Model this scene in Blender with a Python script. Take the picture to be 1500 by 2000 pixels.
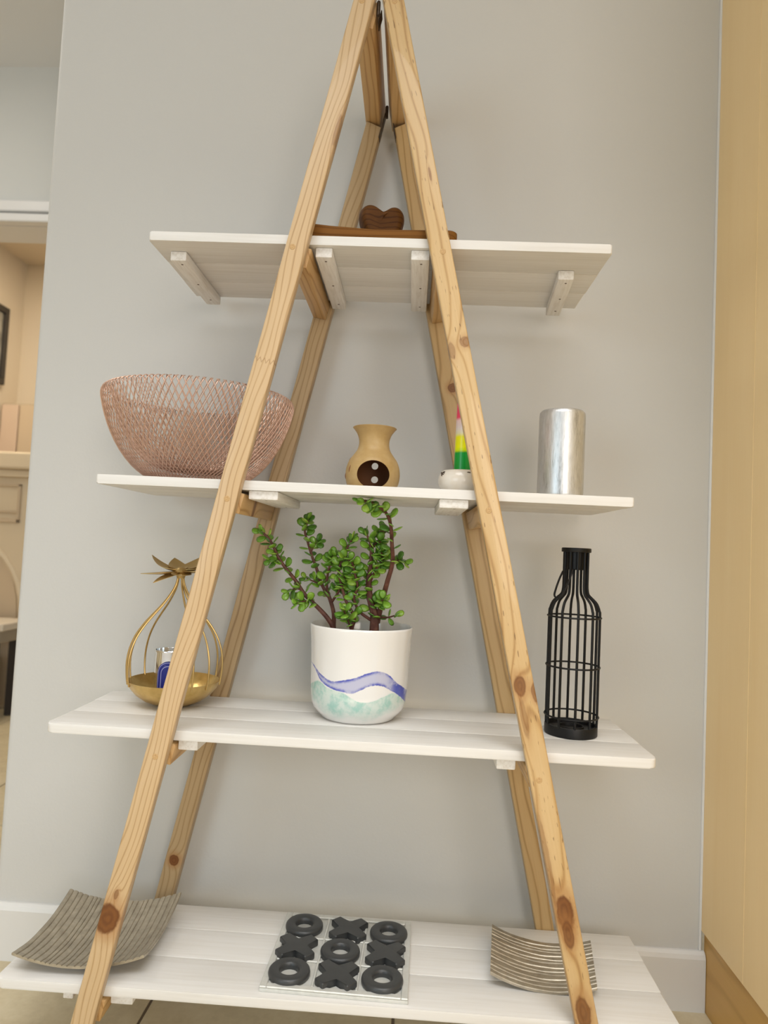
import bpy, bmesh, math, random
from mathutils import Vector, Matrix, Quaternion

for o in list(bpy.data.objects):
    bpy.data.objects.remove(o)
SC = bpy.context.scene
COL = SC.collection
PI = math.pi

# ---------------------------------------------------------------- camera
cam_d = bpy.data.cameras.new('camera')
cam = bpy.data.objects.new('camera', cam_d)
COL.objects.link(cam)
R_ = Vector((0.99807072, 0.03956898, 0.04784482))
U_ = Vector((-0.04562441, -0.05523257, 0.99743059))
F_ = Vector((-0.0421099, 0.99768916, 0.0533207))
M = Matrix((R_, U_, -F_)).transposed().to_4x4()
M.translation = Vector((0, 0, 0.92787))
cam.matrix_world = M
cam_d.sensor_fit = 'HORIZONTAL'
cam_d.sensor_width = 36.0
cam_d.lens = 36.0 * 1360.95 / 1500.0
cam_d.clip_start = 0.05
cam_d.dof.use_dof = True
cam_d.dof.focus_distance = 1.30
cam_d.dof.aperture_fstop = 4.6
SC.camera = cam

# ---------------------------------------------------------------- world, light, exposure
world = bpy.data.worlds.new('daylight')
SC.world = world
world.use_nodes = True
bg = world.node_tree.nodes['Background']
bg.inputs[0].default_value = (0.88, 0.95, 1.0, 1)
bg.inputs[1].default_value = 0.58


def area(name, loc, target, sx, sy, power, color):
    d = bpy.data.lights.new(name, 'AREA')
    d.shape = 'RECTANGLE'
    d.size = sx
    d.size_y = sy
    d.energy = power
    d.color = color
    o = bpy.data.objects.new(name, d)
    COL.objects.link(o)
    o.location = loc
    o.rotation_euler = (Vector(target) - Vector(loc)).to_track_quat('-Z', 'Y').to_euler()
    return o


area('window_daylight', (-2.2, -1.9, 1.35), (-0.1, 1.3, 0.9), 1.5, 1.5, 25, (0.70, 0.89, 1.0))
area('window_daylight_right', (1.1, -2.6, 1.5), (0.0, 1.4, 0.6), 1.2, 1.8, 40, (1.0, 0.89, 0.77))
cl = area('ceiling_fill', (0.1, -0.28, 2.80), (0.1, -0.28, 0.0), 2.2, 1.1, 37, (0.98, 0.99, 1.0))
cl.data.spread = math.radians(112)     # added overhead fill for the shelf tops, narrowed to spare the upper wall
area('inner_room_lamp', (-1.9, 3.5, 2.70), (-1.9, 3.6, 0), 0.7, 0.7, 26, (1.0, 0.88, 0.70))
area('passage_lamp', (-2.0, 1.6, 2.80), (-2.0, 1.6, 0), 0.5, 0.5, 9, (1.0, 0.96, 0.9))
sd = bpy.data.lights.new('sun', 'SUN')
sd.energy = 9.0
sd.angle = 0.02
sd.color = (0.97, 0.98, 1.0)
sun = bpy.data.objects.new('sun', sd)
COL.objects.link(sun)
sun.rotation_euler = Vector((0.25, 1.0, -0.86)).to_track_quat('-Z', 'Y').to_euler()

SC.view_settings.view_transform = 'Standard'
SC.view_settings.look = 'None'
SC.view_settings.exposure = -0.04
SC.view_settings.gamma = 1.0
SC.view_settings.use_curve_mapping = False

# ---------------------------------------------------------------- node helpers


class NT:
    def __init__(s, name, rough=0.5, metal=0.0, spec=0.5, coat=0.0):
        s.mat = bpy.data.materials.new(name)
        s.mat.use_nodes = True
        s.t = s.mat.node_tree
        s.b = s.t.nodes['Principled BSDF']
        s.b.inputs['Roughness'].default_value = rough
        s.b.inputs['Metallic'].default_value = metal
        s.b.inputs['Specular IOR Level'].default_value = spec
        s.b.inputs['Coat Weight'].default_value = coat

    def put(s, sock, v):
        if hasattr(v, 'links'):
            s.t.links.new(v, sock)
        elif isinstance(v, (tuple, list)):
            v = tuple(v)
            if sock.type == 'RGBA' and len(v) == 3:
                v = v + (1,)
            sock.default_value = v
        else:
            sock.default_value = v

    def n(s, typ, ins=(), out=0, **kw):
        nd = s.t.nodes.new(typ)
        for k, v in kw.items():
            setattr(nd, k, v)
        for k, v in dict(ins).items():
            s.put(nd.inputs[k], v)
        return nd.outputs[out]

    def m(s, op, a, b=0.0, c=0.0):
        return s.n('ShaderNodeMath', {0: a, 1: b, 2: c}, operation=op)

    def smooth(s, v, lo, hi):
        return s.n('ShaderNodeMapRange', {0: v, 1: lo, 2: hi, 3: 0.0, 4: 1.0}, interpolation_type='SMOOTHSTEP')

    def co(s, kind='Object'):
        nd = s.t.nodes.new('ShaderNodeTexCoord')
        return nd.outputs[kind]

    def sep(s, v):
        nd = s.t.nodes.new('ShaderNodeSeparateXYZ')
        s.t.links.new(v, nd.inputs[0])
        return nd.outputs

    def comb(s, x, y, z):
        return s.n('ShaderNodeCombineXYZ', {0: x, 1: y, 2: z})

    def noise(s, v, scale=1.0, detail=2.0, rough=0.5, out=0):
        return s.n('ShaderNodeTexNoise', {'Vector': v, 'Scale': scale, 'Detail': detail, 'Roughness': rough}, out=out)

    def ramp(s, f, pts):
        nd = s.t.nodes.new('ShaderNodeValToRGB')
        cr = nd.color_ramp
        while len(cr.elements) < len(pts):
            cr.elements.new(0.5)
        for e, (p, c) in zip(cr.elements, pts):
            e.position = p
            e.color = tuple(c) + (1,) if len(c) == 3 else c
        s.put(nd.inputs[0], f)
        return nd.outputs[0]

    def mix(s, f, a, b, blend='MIX'):
        nd = s.t.nodes.new('ShaderNodeMix')
        nd.data_type = 'RGBA'
        nd.blend_type = blend
        s.put(nd.inputs[0], f)
        s.put(nd.inputs[6], a)
        s.put(nd.inputs[7], b)
        return nd.outputs[2]

    def color(s, c):
        s.put(s.b.inputs['Base Color'], c)
        return s

    def bump(s, h, strength=0.3, dist=0.001):
        nd = s.n('ShaderNodeBump', {'Height': h, 'Strength': strength, 'Distance': dist})
        s.put(s.b.inputs['Normal'], nd)
        return s


def plain(name, c, rough=0.5, metal=0.0, spec=0.5, coat=0.0, bump=None):
    t = NT(name, rough, metal, spec, coat)
    t.color(c)
    if bump:
        t.bump(t.noise(t.co(), bump[0], 3), bump[1], bump[2])
    return t.mat


def wood(name, light, mid, dark, seed=0.0, knots=(), rough=0.42, freq=620.0, along='z', flecks=0.0, ringw=0.36, warp=0.022, wob=2.6, joint=None, coat=0.0, spec=0.4):
    """pine: growth rings stretched along the board, bending round each knot.
    knots: (across, along, radius across, radius along, darkness)"""
    t = NT(name, rough, 0.0, spec, coat)
    X, Y, Z = t.sep(t.co())[:3]
    if along == 'x':
        X, Z = Z, X
    elif along == 'y':
        Y, Z = Z, Y
    Xs = t.m('ADD', X, seed)
    wv = t.comb(t.m('MULTIPLY', Xs, 9.0), t.m('MULTIPLY', Y, 9.0), t.m('MULTIPLY', Z, wob))
    n1 = t.noise(wv, 1.0, 2.0)
    c = t.m('ADD', t.m('ADD', Xs, t.m('MULTIPLY', Y, 0.55)), t.m('MULTIPLY', t.m('SUBTRACT', n1, 0.5), warp * 3))
    ds = []
    for (kx, kz, rx, rz, dk) in knots:
        dx = t.m('DIVIDE', t.m('SUBTRACT', X, kx), rx)
        dz = t.m('DIVIDE', t.m('SUBTRACT', Z, kz), rz)
        d2 = t.m('ADD', t.m('MULTIPLY', dx, dx), t.m('MULTIPLY', dz, dz))
        d = t.m('SQRT', d2)
        ds.append((d, dk))
        push = t.m('DIVIDE', 0.020, t.m('ADD', 1.0, t.m('MULTIPLY', d2, 0.55)))
        c = t.m('ADD', c, push)
    ring = t.m('ADD', t.m('MULTIPLY', t.m('SINE', t.m('MULTIPLY', c, freq)), 0.5), 0.5)
    ring = t.m('POWER', ring, 7.0)
    fib = t.noise(t.comb(t.m('MULTIPLY', Xs, 420.0), t.m('MULTIPLY', Y, 420.0), t.m('MULTIPLY', Z, 9.0)), 1.0, 3.0)
    big = t.noise(t.comb(t.m('MULTIPLY', Xs, 14.0), t.m('MULTIPLY', Y, 14.0), t.m('MULTIPLY', Z, 2.4)), 1.0, 2.0)
    f = t.m('ADD', t.m('MULTIPLY', ring, ringw), t.m('ADD', t.m('MULTIPLY', fib, 0.30), t.m('MULTIPLY', big, 0.42)))
    col = t.ramp(f, [(0.18, light), (0.55, mid), (0.98, dark)])
    if joint is not None:
        zz = t.m('ADD', Z, t.m('MULTIPLY', t.m('PINGPONG', X, 0.004), 2.0))
        on = t.smooth(t.m('ABSOLUTE', t.m('SUBTRACT', zz, joint)), 0.0022, 0.0008)
        col = t.mix(t.m('MULTIPLY', on, 0.55), col, (0.30, 0.17, 0.07))
    if flecks > 0:
        fn = t.noise(t.comb(t.m('MULTIPLY', Xs, 330.0), t.m('MULTIPLY', Y, 330.0), t.m('MULTIPLY', Z, 45.0)), 1.0, 1.0)
        fl = t.smooth(fn, 0.665, 0.72)
        col = t.mix(t.m('MULTIPLY', fl, flecks), col, (0.16, 0.085, 0.03))
    for d, dk in ds:
        nn = t.noise(t.comb(t.m('MULTIPLY', Xs, 90.0), t.m('MULTIPLY', Y, 60.0), t.m('MULTIPLY', Z, 60.0)), 1.0, 2.0)
        dd = t.m('ADD', d, t.m('MULTIPLY', t.m('SUBTRACT', nn, 0.5), 0.55))
        halo = t.smooth(dd, 2.1, 0.9)
        col = t.mix(t.m('MULTIPLY', halo, 0.55 * dk), col, (0.36, 0.16, 0.045))
        core = t.smooth(dd, 1.1, 0.8)
        rr = t.m('ADD', t.m('MULTIPLY', t.m('SINE', t.m('MULTIPLY', dd, 13.0)), 0.5), 0.5)
        kc = t.mix(t.m('MULTIPLY', rr, 0.7), (0.15, 0.050, 0.011), (0.215, 0.080, 0.018))
        col = t.mix(t.m('MULTIPLY', core, dk), col, kc)
    t.color(col)
    t.bump(f, 0.18, 0.0008)
    return t.mat


PL, PM, PD = (0.645, 0.475, 0.285), (0.55, 0.375, 0.195), (0.27, 0.14, 0.05)
GL, GM, GD = (0.65, 0.47, 0.25), (0.55, 0.36, 0.155), (0.29, 0.14, 0.045)
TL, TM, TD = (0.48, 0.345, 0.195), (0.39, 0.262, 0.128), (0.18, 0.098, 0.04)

# ---------------------------------------------------------------- mesh helpers


def link(name, me, parent=None, mat=None, loc=(0, 0, 0), rot=None, smooth=False):
    o = bpy.data.objects.new(name, me)
    COL.objects.link(o)
    if parent:
        o.parent = parent
    o.location = loc
    if rot is not None:
        o.rotation_euler = rot
    if mat:
        me.materials.append(mat)
    if smooth:
        me.polygons.foreach_set('use_smooth', [True] * len(me.polygons))
        me.set_sharp_from_angle(angle=math.radians(smooth if smooth is not True else 40))
    return o


def obj(name, bm, mat=None, parent=None, loc=(0, 0, 0), rot=None, smooth=False):
    me = bpy.data.meshes.new(name)
    bmesh.ops.recalc_face_normals(bm, faces=bm.faces)
    bm.to_mesh(me)
    bm.free()
    return link(name, me, parent, mat, loc, rot, smooth)


def thing(name, label, cat, loc=(0, 0, 0), rz=0.0, group=None):
    o = bpy.data.objects.new(name, None)
    COL.objects.link(o)
    o.location = loc
    o.rotation_euler = (0, 0, rz)
    o.empty_display_size = 0.05
    return tag(o, label, cat, group)


def tag(o, label, cat, group=None):
    o['label'] = label
    o['category'] = cat
    if group:
        o['group'] = group
    return o


def box(bm, x0, x1, y0, y1, z0, z1, bev=0.0, seg=2):
    r = bmesh.ops.create_cube(bm, size=1.0)
    vs = r['verts']
    for v in vs:
        v.co = Vector((x0 + (v.co.x + .5) * (x1 - x0), y0 + (v.co.y + .5) * (y1 - y0), z0 + (v.co.z + .5) * (z1 - z0)))
    if bev > 0:
        es = list({e for v in vs for e in v.link_edges})
        bmesh.ops.bevel(bm, geom=es, offset=bev, segments=seg, affect='EDGES', profile=0.5)
    return bm


def NB():
    return bmesh.new()


def lathe(bm, prof, seg=48, cx=0, cy=0, close=False):
    rings = []
    for r, z in prof:
        if r < 1e-6:
            rings.append([bm.verts.new((cx, cy, z))])
        else:
            rings.append([bm.verts.new((cx + r * math.cos(2 * PI * i / seg), cy + r * math.sin(2 * PI * i / seg), z)) for i in range(seg)])
    prs = list(zip(rings, rings[1:]))
    if close:
        prs.append((rings[-1], rings[0]))
    for a, b in prs:
        for i in range(seg):
            j = (i + 1) % seg
            if len(a) == 1 and len(b) == 1:
                continue
            if len(a) == 1:
                bm.faces.new((a[0], b[i], b[j]))
            elif len(b) == 1:
                bm.faces.new((a[i], a[j], b[0]))
            else:
                bm.faces.new((a[i], a[j], b[j], b[i]))
    return bm


def spline(pts, n=8):
    """Catmull-Rom through points"""
    P = [Vector(p) for p in pts]
    P = [P[0] * 2 - P[1]] + P + [P[-1] * 2 - P[-2]]
    out = []
    for i in range(1, len(P) - 2):
        for k in range(n):
            t = k / n
            a, b, c, d = P[i - 1], P[i], P[i + 1], P[i + 2]
            out.append(0.5 * ((2 * b) + (c - a) * t + (2 * a - 5 * b + 4 * c - d) * t * t + (3 * b - a - 3 * c + d) * t ** 3))
    out.append(P[-2])
    return out


def tube(bm, pts, rad, sides=8, closed=False, caps=True):
    pts = [Vector(p) for p in pts]
    n = len(pts)
    rad = rad if isinstance(rad, (list, tuple)) else [rad] * n
    tang = []
    for i in range(n):
        a = pts[(i - 1) % n] if (closed or i > 0) else pts[0]
        b = pts[(i + 1) % n] if (closed or i < n - 1) else pts[-1]
        tang.append((b - a).normalized())
    ref = Vector((0, 0, 1)) if abs(tang[0].z) < 0.9 else Vector((1, 0, 0))
    nrm = (ref - tang[0] * ref.dot(tang[0])).normalized()
    rings = []
    for i in range(n):
        nrm = (nrm - tang[i] * nrm.dot(tang[i])).normalized()
        bn = tang[i].cross(nrm)
        rings.append([bm.verts.new(pts[i] + (nrm * math.cos(2 * PI * k / sides) + bn * math.sin(2 * PI * k / sides)) * rad[i]) for k in range(sides)])
    rng = range(n) if closed else range(n - 1)
    for i in rng:
        a, b = rings[i], rings[(i + 1) % n]
        for k in range(sides):
            j = (k + 1) % sides
            bm.faces.new((a[k], a[j], b[j], b[k]))
    if caps and not closed:
        bm.faces.new(rings[0][::-1])
        bm.faces.new(rings[-1])
    return bm


def circle(r, z, n=48, cx=0, cy=0):
    return [(cx + r * math.cos(2 * PI * i / n), cy + r * math.sin(2 * PI * i / n), z) for i in range(n)]


def prism(bm, outline, axis, a, b, bev=0.0, seg=2):
    """outline: 2-D points; axis: extrusion axis"""
    def P(u, v, w):
        return {'y': (u, w, v), 'z': (u, v, w), 'x': (w, u, v)}[axis]
    lo = [bm.verts.new(P(u, v, a)) for u, v in outline]
    hi = [bm.verts.new(P(u, v, b)) for u, v in outline]
    n = len(outline)
    f0 = bm.faces.new(lo)
    f1 = bm.faces.new(hi[::-1])
    for i in range(n):
        j = (i + 1) % n
        bm.faces.new((lo[i], hi[i], hi[j], lo[j]))
    if bev > 0:
        es = list(f0.edges) + list(f1.edges)
        bmesh.ops.bevel(bm, geom=es, offset=bev, segments=seg, affect='EDGES', profile=0.5)
    return bm


def struct(name, bm, mat, parent=None, smooth=False):
    o = obj(name, bm, mat, parent, smooth=smooth)
    if parent is None:
        o['kind'] = 'structure'
    return o


# ================================================================ the room
CEIL = 2.835
WY = 1.539
t = NT('painted_plaster', 0.62, 0, 0.35)
t.color((0.612, 0.61, 0.593))
pc = t.co()
t.bump(t.m('ADD', t.noise(pc, 160, 4, 0.6), t.m('MULTIPLY', t.noise(pc, 30, 2), 1.5)), 0.22, 0.0012)
M_wall = t.mat
M_grey = plain('grey_plaster', (0.64, 0.65, 0.63), 0.7, bump=(120, 0.15, 0.001))
M_white = plain('white_gloss_paint', (0.74, 0.735, 0.72), 0.35, bump=(60, 0.1, 0.001))
M_cream = plain('cream_plaster', (0.66, 0.56, 0.42), 0.7, bump=(90, 0.15, 0.001))
M_ceil = plain('ceiling_paint', (0.78, 0.785, 0.78), 0.8)

struct('wall_back', box(NB(), -0.879, 0.6505, WY, WY + 0.20, 0, CEIL, 0.012, 4), M_wall)
struct('wall_left', box(NB(), -3.02, -2.71, -3.2, 4.7, 0, CEIL), M_cream)
struct('wall_header', box(NB(), -2.78, 1.4, 2.70, 2.86, 2.20, CEIL), M_grey)
struct('wall_inner', box(NB(), -2.78, 1.4, 4.56, 4.7, 0, CEIL), M_cream)
bm = box(NB(), -2.78, 1.4, -3.2, 2.70, CEIL, CEIL + 0.1)
struct('ceiling', bm, M_ceil)
struct('ceiling_inner', box(NB(), -2.78, 1.4, 2.86, 4.56, 2.75, CEIL + 0.1), M_cream)
bm = NB()
box(bm, -2.78, 1.4, 2.672, 2.70, 2.215, 2.262, 0.006)
box(bm, -2.78, 1.4, 2.655, 2.70, 2.165, 2.200, 0.006)
box(bm, -2.78, 1.4, 2.70, 2.86, 2.165, 2.20)
struct('trim_1', bm, M_white)
# skirting of the back wall
bm = NB()
prism(bm, [(WY, 0.0), (WY - 0.014, 0.0), (WY - 0.014, 0.106), (WY - 0.011, 0.114), (WY - 0.005, 0.119), (WY, 0.119)], 'x', -0.893, 0.6505)
prism(bm, [(-0.879, 0.0), (-0.893, 0.0), (-0.893, 0.106), (-0.890, 0.114), (-0.884, 0.119), (-0.879, 0.119)], 'y', WY - 0.014, WY + 0.2)
struct('baseboard_back', bm, M_white)

# bead of filler where the wall meets the cabinet
bm = prism(NB(), [(0.6438, WY), (0.6398, WY), (0.6402, WY - 0.0022), (0.6420, WY - 0.0035), (0.6438, WY - 0.004)], 'z', 0.12, CEIL)
struct('trim_2', bm, M_white)

# floor: grout bed and separate tiles
t = NT('floor_tile', 0.45, 0, 0.4)
oc = t.co()
rnd = t.n('ShaderNodeObjectInfo', out=5)
w = t.n('ShaderNodeNewGeometry')
n1 = t.noise(w, 9, 5, 0.6)
n2 = t.noise(w, 60, 4, 0.6)
f = t.m('ADD', t.m('MULTIPLY', n1, 0.6), t.m('ADD', t.m('MULTIPLY', n2, 0.4), t.m('MULTIPLY', rnd, 0.1)))
t.color(t.ramp(f, [(0.3, (0.46, 0.38, 0.25)), (0.55, (0.58, 0.495, 0.33)), (0.8, (0.66, 0.58, 0.42))]))
t.bump(n2, 0.15, 0.001)
M_tile = t.mat
M_grout = plain('grout', (0.16, 0.12, 0.08), 0.9)
floor = struct('floor', box(NB(), -2.78, 1.4, -3.2, 4.56, -0.06, -0.003), M_grout)
bm = box(NB(), -0.2408, 0.2408, -0.2408, 0.2408, -0.012, 0.0, 0.0018, 1)
tile0 = obj('tile', bm, M_tile, floor)
first = True
P_ = 0.4875
for ix in range(-4, 3):
    for iy in range(-2, 7):
        x = -0.482 + P_ / 2 + ix * P_
        y = 2.2026 - P_ / 2 + iy * P_ - 2 * P_ + P_ * 0
        if x < -2.6 or x > 1.2 or y > 4.35 or y < -0.6:
            continue
        if first:
            o = tile0
            first = False
        else:
            o = tile0.copy()
            COL.objects.link(o)
        o.location = (x, y, 0)

# ---------------------------------------------------------------- wooden cabinet on the right
M_ven = wood('honey_veneer', (0.92, 0.70, 0.385), (0.88, 0.645, 0.325), (0.72, 0.475, 0.195), 3.1, rough=0.36, freq=75, warp=0.03, wob=0.7, ringw=0.10)
M_ven2 = wood('honey_veneer_leaf', (0.93, 0.715, 0.40), (0.90, 0.665, 0.34), (0.74, 0.495, 0.21), 7.7, rough=0.36, freq=75, warp=0.03, wob=0.7, ringw=0.10)
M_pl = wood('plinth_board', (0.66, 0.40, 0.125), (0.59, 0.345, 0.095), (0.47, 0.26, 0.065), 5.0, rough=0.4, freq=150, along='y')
cab = thing('wood_cabinet', 'tall honey-coloured wooden cabinet with a bare side panel, right of the ladder shelf', 'cabinet', (0.95, 1.2, 0))
# side panel in two veneered leaves with a seam, then plinth, back carcass
obj('side_panel', box(NB(), 0.644 - .95, 0.664 - .95, 1.3535 - 1.2, WY - 1.2 - 0.0005, 0.160, 2.78, 0.0008, 1), M_ven, cab)
obj('side_panel', box(NB(), 0.644 - .95, 0.664 - .95, 0.55 - 1.2, 1.3528 - 1.2, 0.160, 2.78, 0.0008, 1), M_ven2, cab)
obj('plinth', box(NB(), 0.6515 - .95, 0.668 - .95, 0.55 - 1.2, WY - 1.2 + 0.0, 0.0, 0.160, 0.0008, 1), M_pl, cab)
obj('door', box(NB(), 0.664 - .95, 1.25 - .95, 0.532 - 1.2, 0.55 - 1.2, 0.165, 2.78, 0.002, 1), M_ven2, cab)
obj('top_panel', box(NB(), 0.664 - .95, 1.25 - .95, 0.55 - 1.2, WY - 1.2, 2.76, 2.78), M_ven, cab)

# ================================================================ the ladder frame
LEG_W = 0.0366
HT = 0.0


class Leg:
    def __init__(s, x_hi, x_lo, y0, dep, top):
        # x of the centre at z = 1.628 and 0.228
        s.k = (x_hi - x_lo) / 1.4
        s.x0 = x_lo - 0.228 * s.k
        s.th = math.atan(s.k)
        s.y0, s.dep, s.top = y0, dep, top

    def x(s, z):
        return s.x0 + s.k * z

    def local(s, x, z):
        dx = x - s.x0
        return (dx * math.cos(s.th) - z * math.sin(s.th), dx * math.sin(s.th) + z * math.cos(s.th))


LFL = Leg(-0.2056 + .019, -0.5064 + .019, 1.178, 0.0215, 1.932)
LFR = Leg(-0.01455, 0.30595, 1.178, 0.0215, 1.932)
LRL = Leg(-0.1933 + .0187, -0.4933 + .0187, 1.4797, 0.029, 1.8595)
LRR = Leg(-0.0321 + .0187, 0.2757 + .0187, 1.4797, 0.029, 1.8595)

lad = thing('ladder_shelf', 'pine A-frame folding ladder rack that carries the four white shelves', 'shelf', (-0.09, 1.34, 0))
LOC = Vector((-0.09, 1.34, 0))


def build_leg(L, mat, plugs, lab=None):
    bm = NB()
    ln = L.top / math.cos(L.th)
    box(bm, -LEG_W / 2, LEG_W / 2, 0, L.dep, 0, ln, 0)
    for v in bm.verts:       # both ends cut level
        v.co.z += v.co.x * -math.tan(L.th)
    bmesh.ops.bevel(bm, geom=list(bm.edges), offset=0.003, segments=3, affect='EDGES', profile=0.5)
    o = obj('leg', bm, mat, lad, Vector((L.x0, L.y0, 0)) - LOC, (0, L.th, 0), smooth=35)
    if lab:
        o['label'] = lab
    for (x, z) in plugs:
        a, b = L.local(x, z)
        bm = NB()
        lathe(bm, [(0.0, -0.0006), (0.0046, -0.0006), (0.0054, 0.0002), (0.0054, 0.004)], 20)
        pg = obj('dowel_plug', bm, M_plug, o, (a, 0.0, b), (-PI / 2, 0, 0))
    return o


t = NT('dowel_end_grain', 0.5, 0, 0.35)
nn = t.noise(t.co(), 700, 3)
t.color(t.ramp(nn, [(0.3, (0.42, 0.25, 0.10)), (0.7, (0.64, 0.43, 0.21))]))
M_plug = t.mat


def kn(L, lst):
    out = []
    for (x, z, rx, rz, d) in lst:
        a, b = L.local(x, z)
        out.append((a, b, rx, rz, d))
    return out


jz = LFL.local(-0.2658, 1.2469)[1]
M_fl = wood('pine_front_left', PL, PM, PD, 0.3, kn(LFL, [(-0.4780, 0.2920, 0.0200, 0.0255, 1.0), (-0.466, 0.332, 0.004, 0.009, 0.6), (-0.1640, 1.655, 0.005, 0.030, 0.40)]), joint=jz, freq=640, coat=0.15)
M_fr = wood('pine_front_right', GL, GM, GD, 1.7, kn(LFR, [(0.0740, 1.288, 0.009, 0.010, 0.55), (0.053, 1.272, 0.006, 0.016, 0.45), (0.1895, 0.7125, 0.010, 0.018, 0.85), (0.2155, 0.703, 0.007, 0.017, 0.7),
                                                   (0.2760, 0.352, 0.0140, 0.031, 1.0), (0.2825, 0.318, 0.009, 0.024, 0.85), (0.245, 0.43, 0.005, 0.075, 0.40), (0.1985, 0.66, 0.006, 0.035, 0.4), (0.310, 0.198, 0.012, 0.028, 0.85), (0.0020, 1.5815, 0.0022, 0.0135, 0.6)]), flecks=0.75, freq=330, coat=0.25)
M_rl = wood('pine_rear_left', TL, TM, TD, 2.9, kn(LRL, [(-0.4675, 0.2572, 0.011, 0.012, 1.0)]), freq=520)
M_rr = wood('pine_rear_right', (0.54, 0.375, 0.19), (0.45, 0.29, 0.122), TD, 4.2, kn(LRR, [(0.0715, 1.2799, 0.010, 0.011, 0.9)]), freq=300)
build_leg(LFL, M_fl, [(-0.2313, 1.4453), (-0.3198, 1.0013), (-0.4152, 0.561), (-0.1325, 1.8935)])
build_leg(LFR, M_fr, [(0.0302, 1.445), (0.1265, 1.0013), (0.2265, 0.561), (-0.0745, 1.8935)])
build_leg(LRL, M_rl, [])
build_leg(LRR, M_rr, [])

# side rails (front to back, tilted with the legs)
STOP = [1.4763, 1.0362, 0.6002, 0.1690]
TH = 0.0164


def rail(L, cx, zb, y0, y1, w, h, mat, knot=None):
    bm = box(NB(), -w / 2, w / 2, 0, y1 - y0, 0, h, 0.002, 2)
    o = obj('rail', bm, mat, lad, Vector((cx, y0, zb)) - LOC, (0, L.th, 0), smooth=35)
    return o


M_rail = [wood('pine_rail_%s' % n, (0.66, 0.44, 0.21), (0.52, 0.31, 0.12), (0.33, 0.165, 0.055), sd, kk, along='y', freq=420)
          for n, sd, kk in (('a', 0.6, ()), ('b', 2.2, [(0.012, 0.10, 0.007, 0.010, 0.8)]), ('c', 3.7, ()))]
for i, z in enumerate(STOP):
    zb = z - TH - 0.0425
    rail(LRL, LRL.x(zb) - 0.003, zb + 0.0025, 1.2003, 1.4793, 0.029, 0.0365, M_rail[i % 3])
    rail(LRR, LRR.x(zb) + 0.003, zb + 0.0025, 1.2003, 1.4793, 0.029, 0.0365, M_rail[(i + 1) % 3])
# top rails
zt = 1.8615
rail(LRL, -0.1285, zt + 0.0015, 1.2003, 1.509, 0.033, 0.050, M_rail[0])
rail(LRR, -0.0690, zt + 0.0015, 1.2003, 1.509, 0.033, 0.050, M_rail[2])
# hinges between the two A frames
M_iron = plain('dark_hinge_steel', (0.10, 0.075, 0.055), 0.45, 0.8, bump=(300, 0.2, 0.0005))
M_screw = plain('screw_steel', (0.22, 0.19, 0.16), 0.4, 0.9)
for (hx, hy, hz) in ((-0.0975, 1.470, 1.879), (-0.1035, 1.196, 1.893)):
    bm = NB()
    lathe(bm, [(0, -0.0125), (0.0034, -0.0125), (0.0034, -0.0045), (0.0030, -0.0043), (0.0030, -0.0037), (0.0034, -0.0035), (0.0034, 0.0045), (0.0030, 0.0047), (0.0034, 0.005), (0.0034, 0.0125), (0.0026, 0.0145), (0, 0.0150)], 14)
    hg = obj('hinge', bm, M_iron, lad, Vector((hx, hy, hz)) - LOC, smooth=True)
    for L, s in ((LRL, -1), (LRR, 1)):
        lf = box(NB(), -0.0008, 0.0008, 0, 0.022, -0.052 if hy > 1.3 else -0.020, 0.004, 0.0004, 1)
        e = 0.0175 if L is LRL else -0.0175
        zc = -0.020
        xc = L.x(hz + zc) + e + s * -0.0012
        o = obj('hinge_leaf', lf, M_iron, hg, (xc - hx + (-zc) * L.k, 0.0065, 0.0), (0, L.th, 0))

# ================================================================ the white shelves
t = NT('white_wash_paint', 0.48, 0, 0.4)
X, Y, Z = t.sep(t.co())[:3]
st = t.noise(t.comb(t.m('MULTIPLY', X, 5.0), t.m('MULTIPLY', Y, 130.0), t.m('MULTIPLY', Z, 130.0)), 1.0, 4.0, 0.6)
bl = t.noise(t.comb(t.m('MULTIPLY', X, 2.5), t.m('MULTIPLY', Y, 14.0), Z), 1.0, 2.0)
f = t.m('ADD', t.m('MULTIPLY', st, 0.65), t.m('MULTIPLY', bl, 0.35))
t.color(t.ramp(f, [(0.30, (0.685, 0.66, 0.62)), (0.46, (0.74, 0.72, 0.685)), (0.62, (0.775, 0.76, 0.735))]))
t.bump(st, 0.12, 0.0006)
M_paint = t.mat
t = NT('white_wash_batten', 0.55, 0, 0.35)
X, Y, Z = t.sep(t.co())[:3]
st = t.noise(t.comb(t.m('MULTIPLY', X, 160.0), t.m('MULTIPLY', Y, 14.0), t.m('MULTIPLY', Z, 160.0)), 1.0, 4.0, 0.6)
t.color(t.ramp(st, [(0.30, (0.68, 0.64, 0.59)), (0.5, (0.80, 0.775, 0.74)), (0.7, (0.85, 0.835, 0.81))]))
t.bump(st, 0.2, 0.0006)
M_batten = t.mat
M_hole = plain('screw_hole_dark', (0.10, 0.065, 0.04), 0.8)

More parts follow.
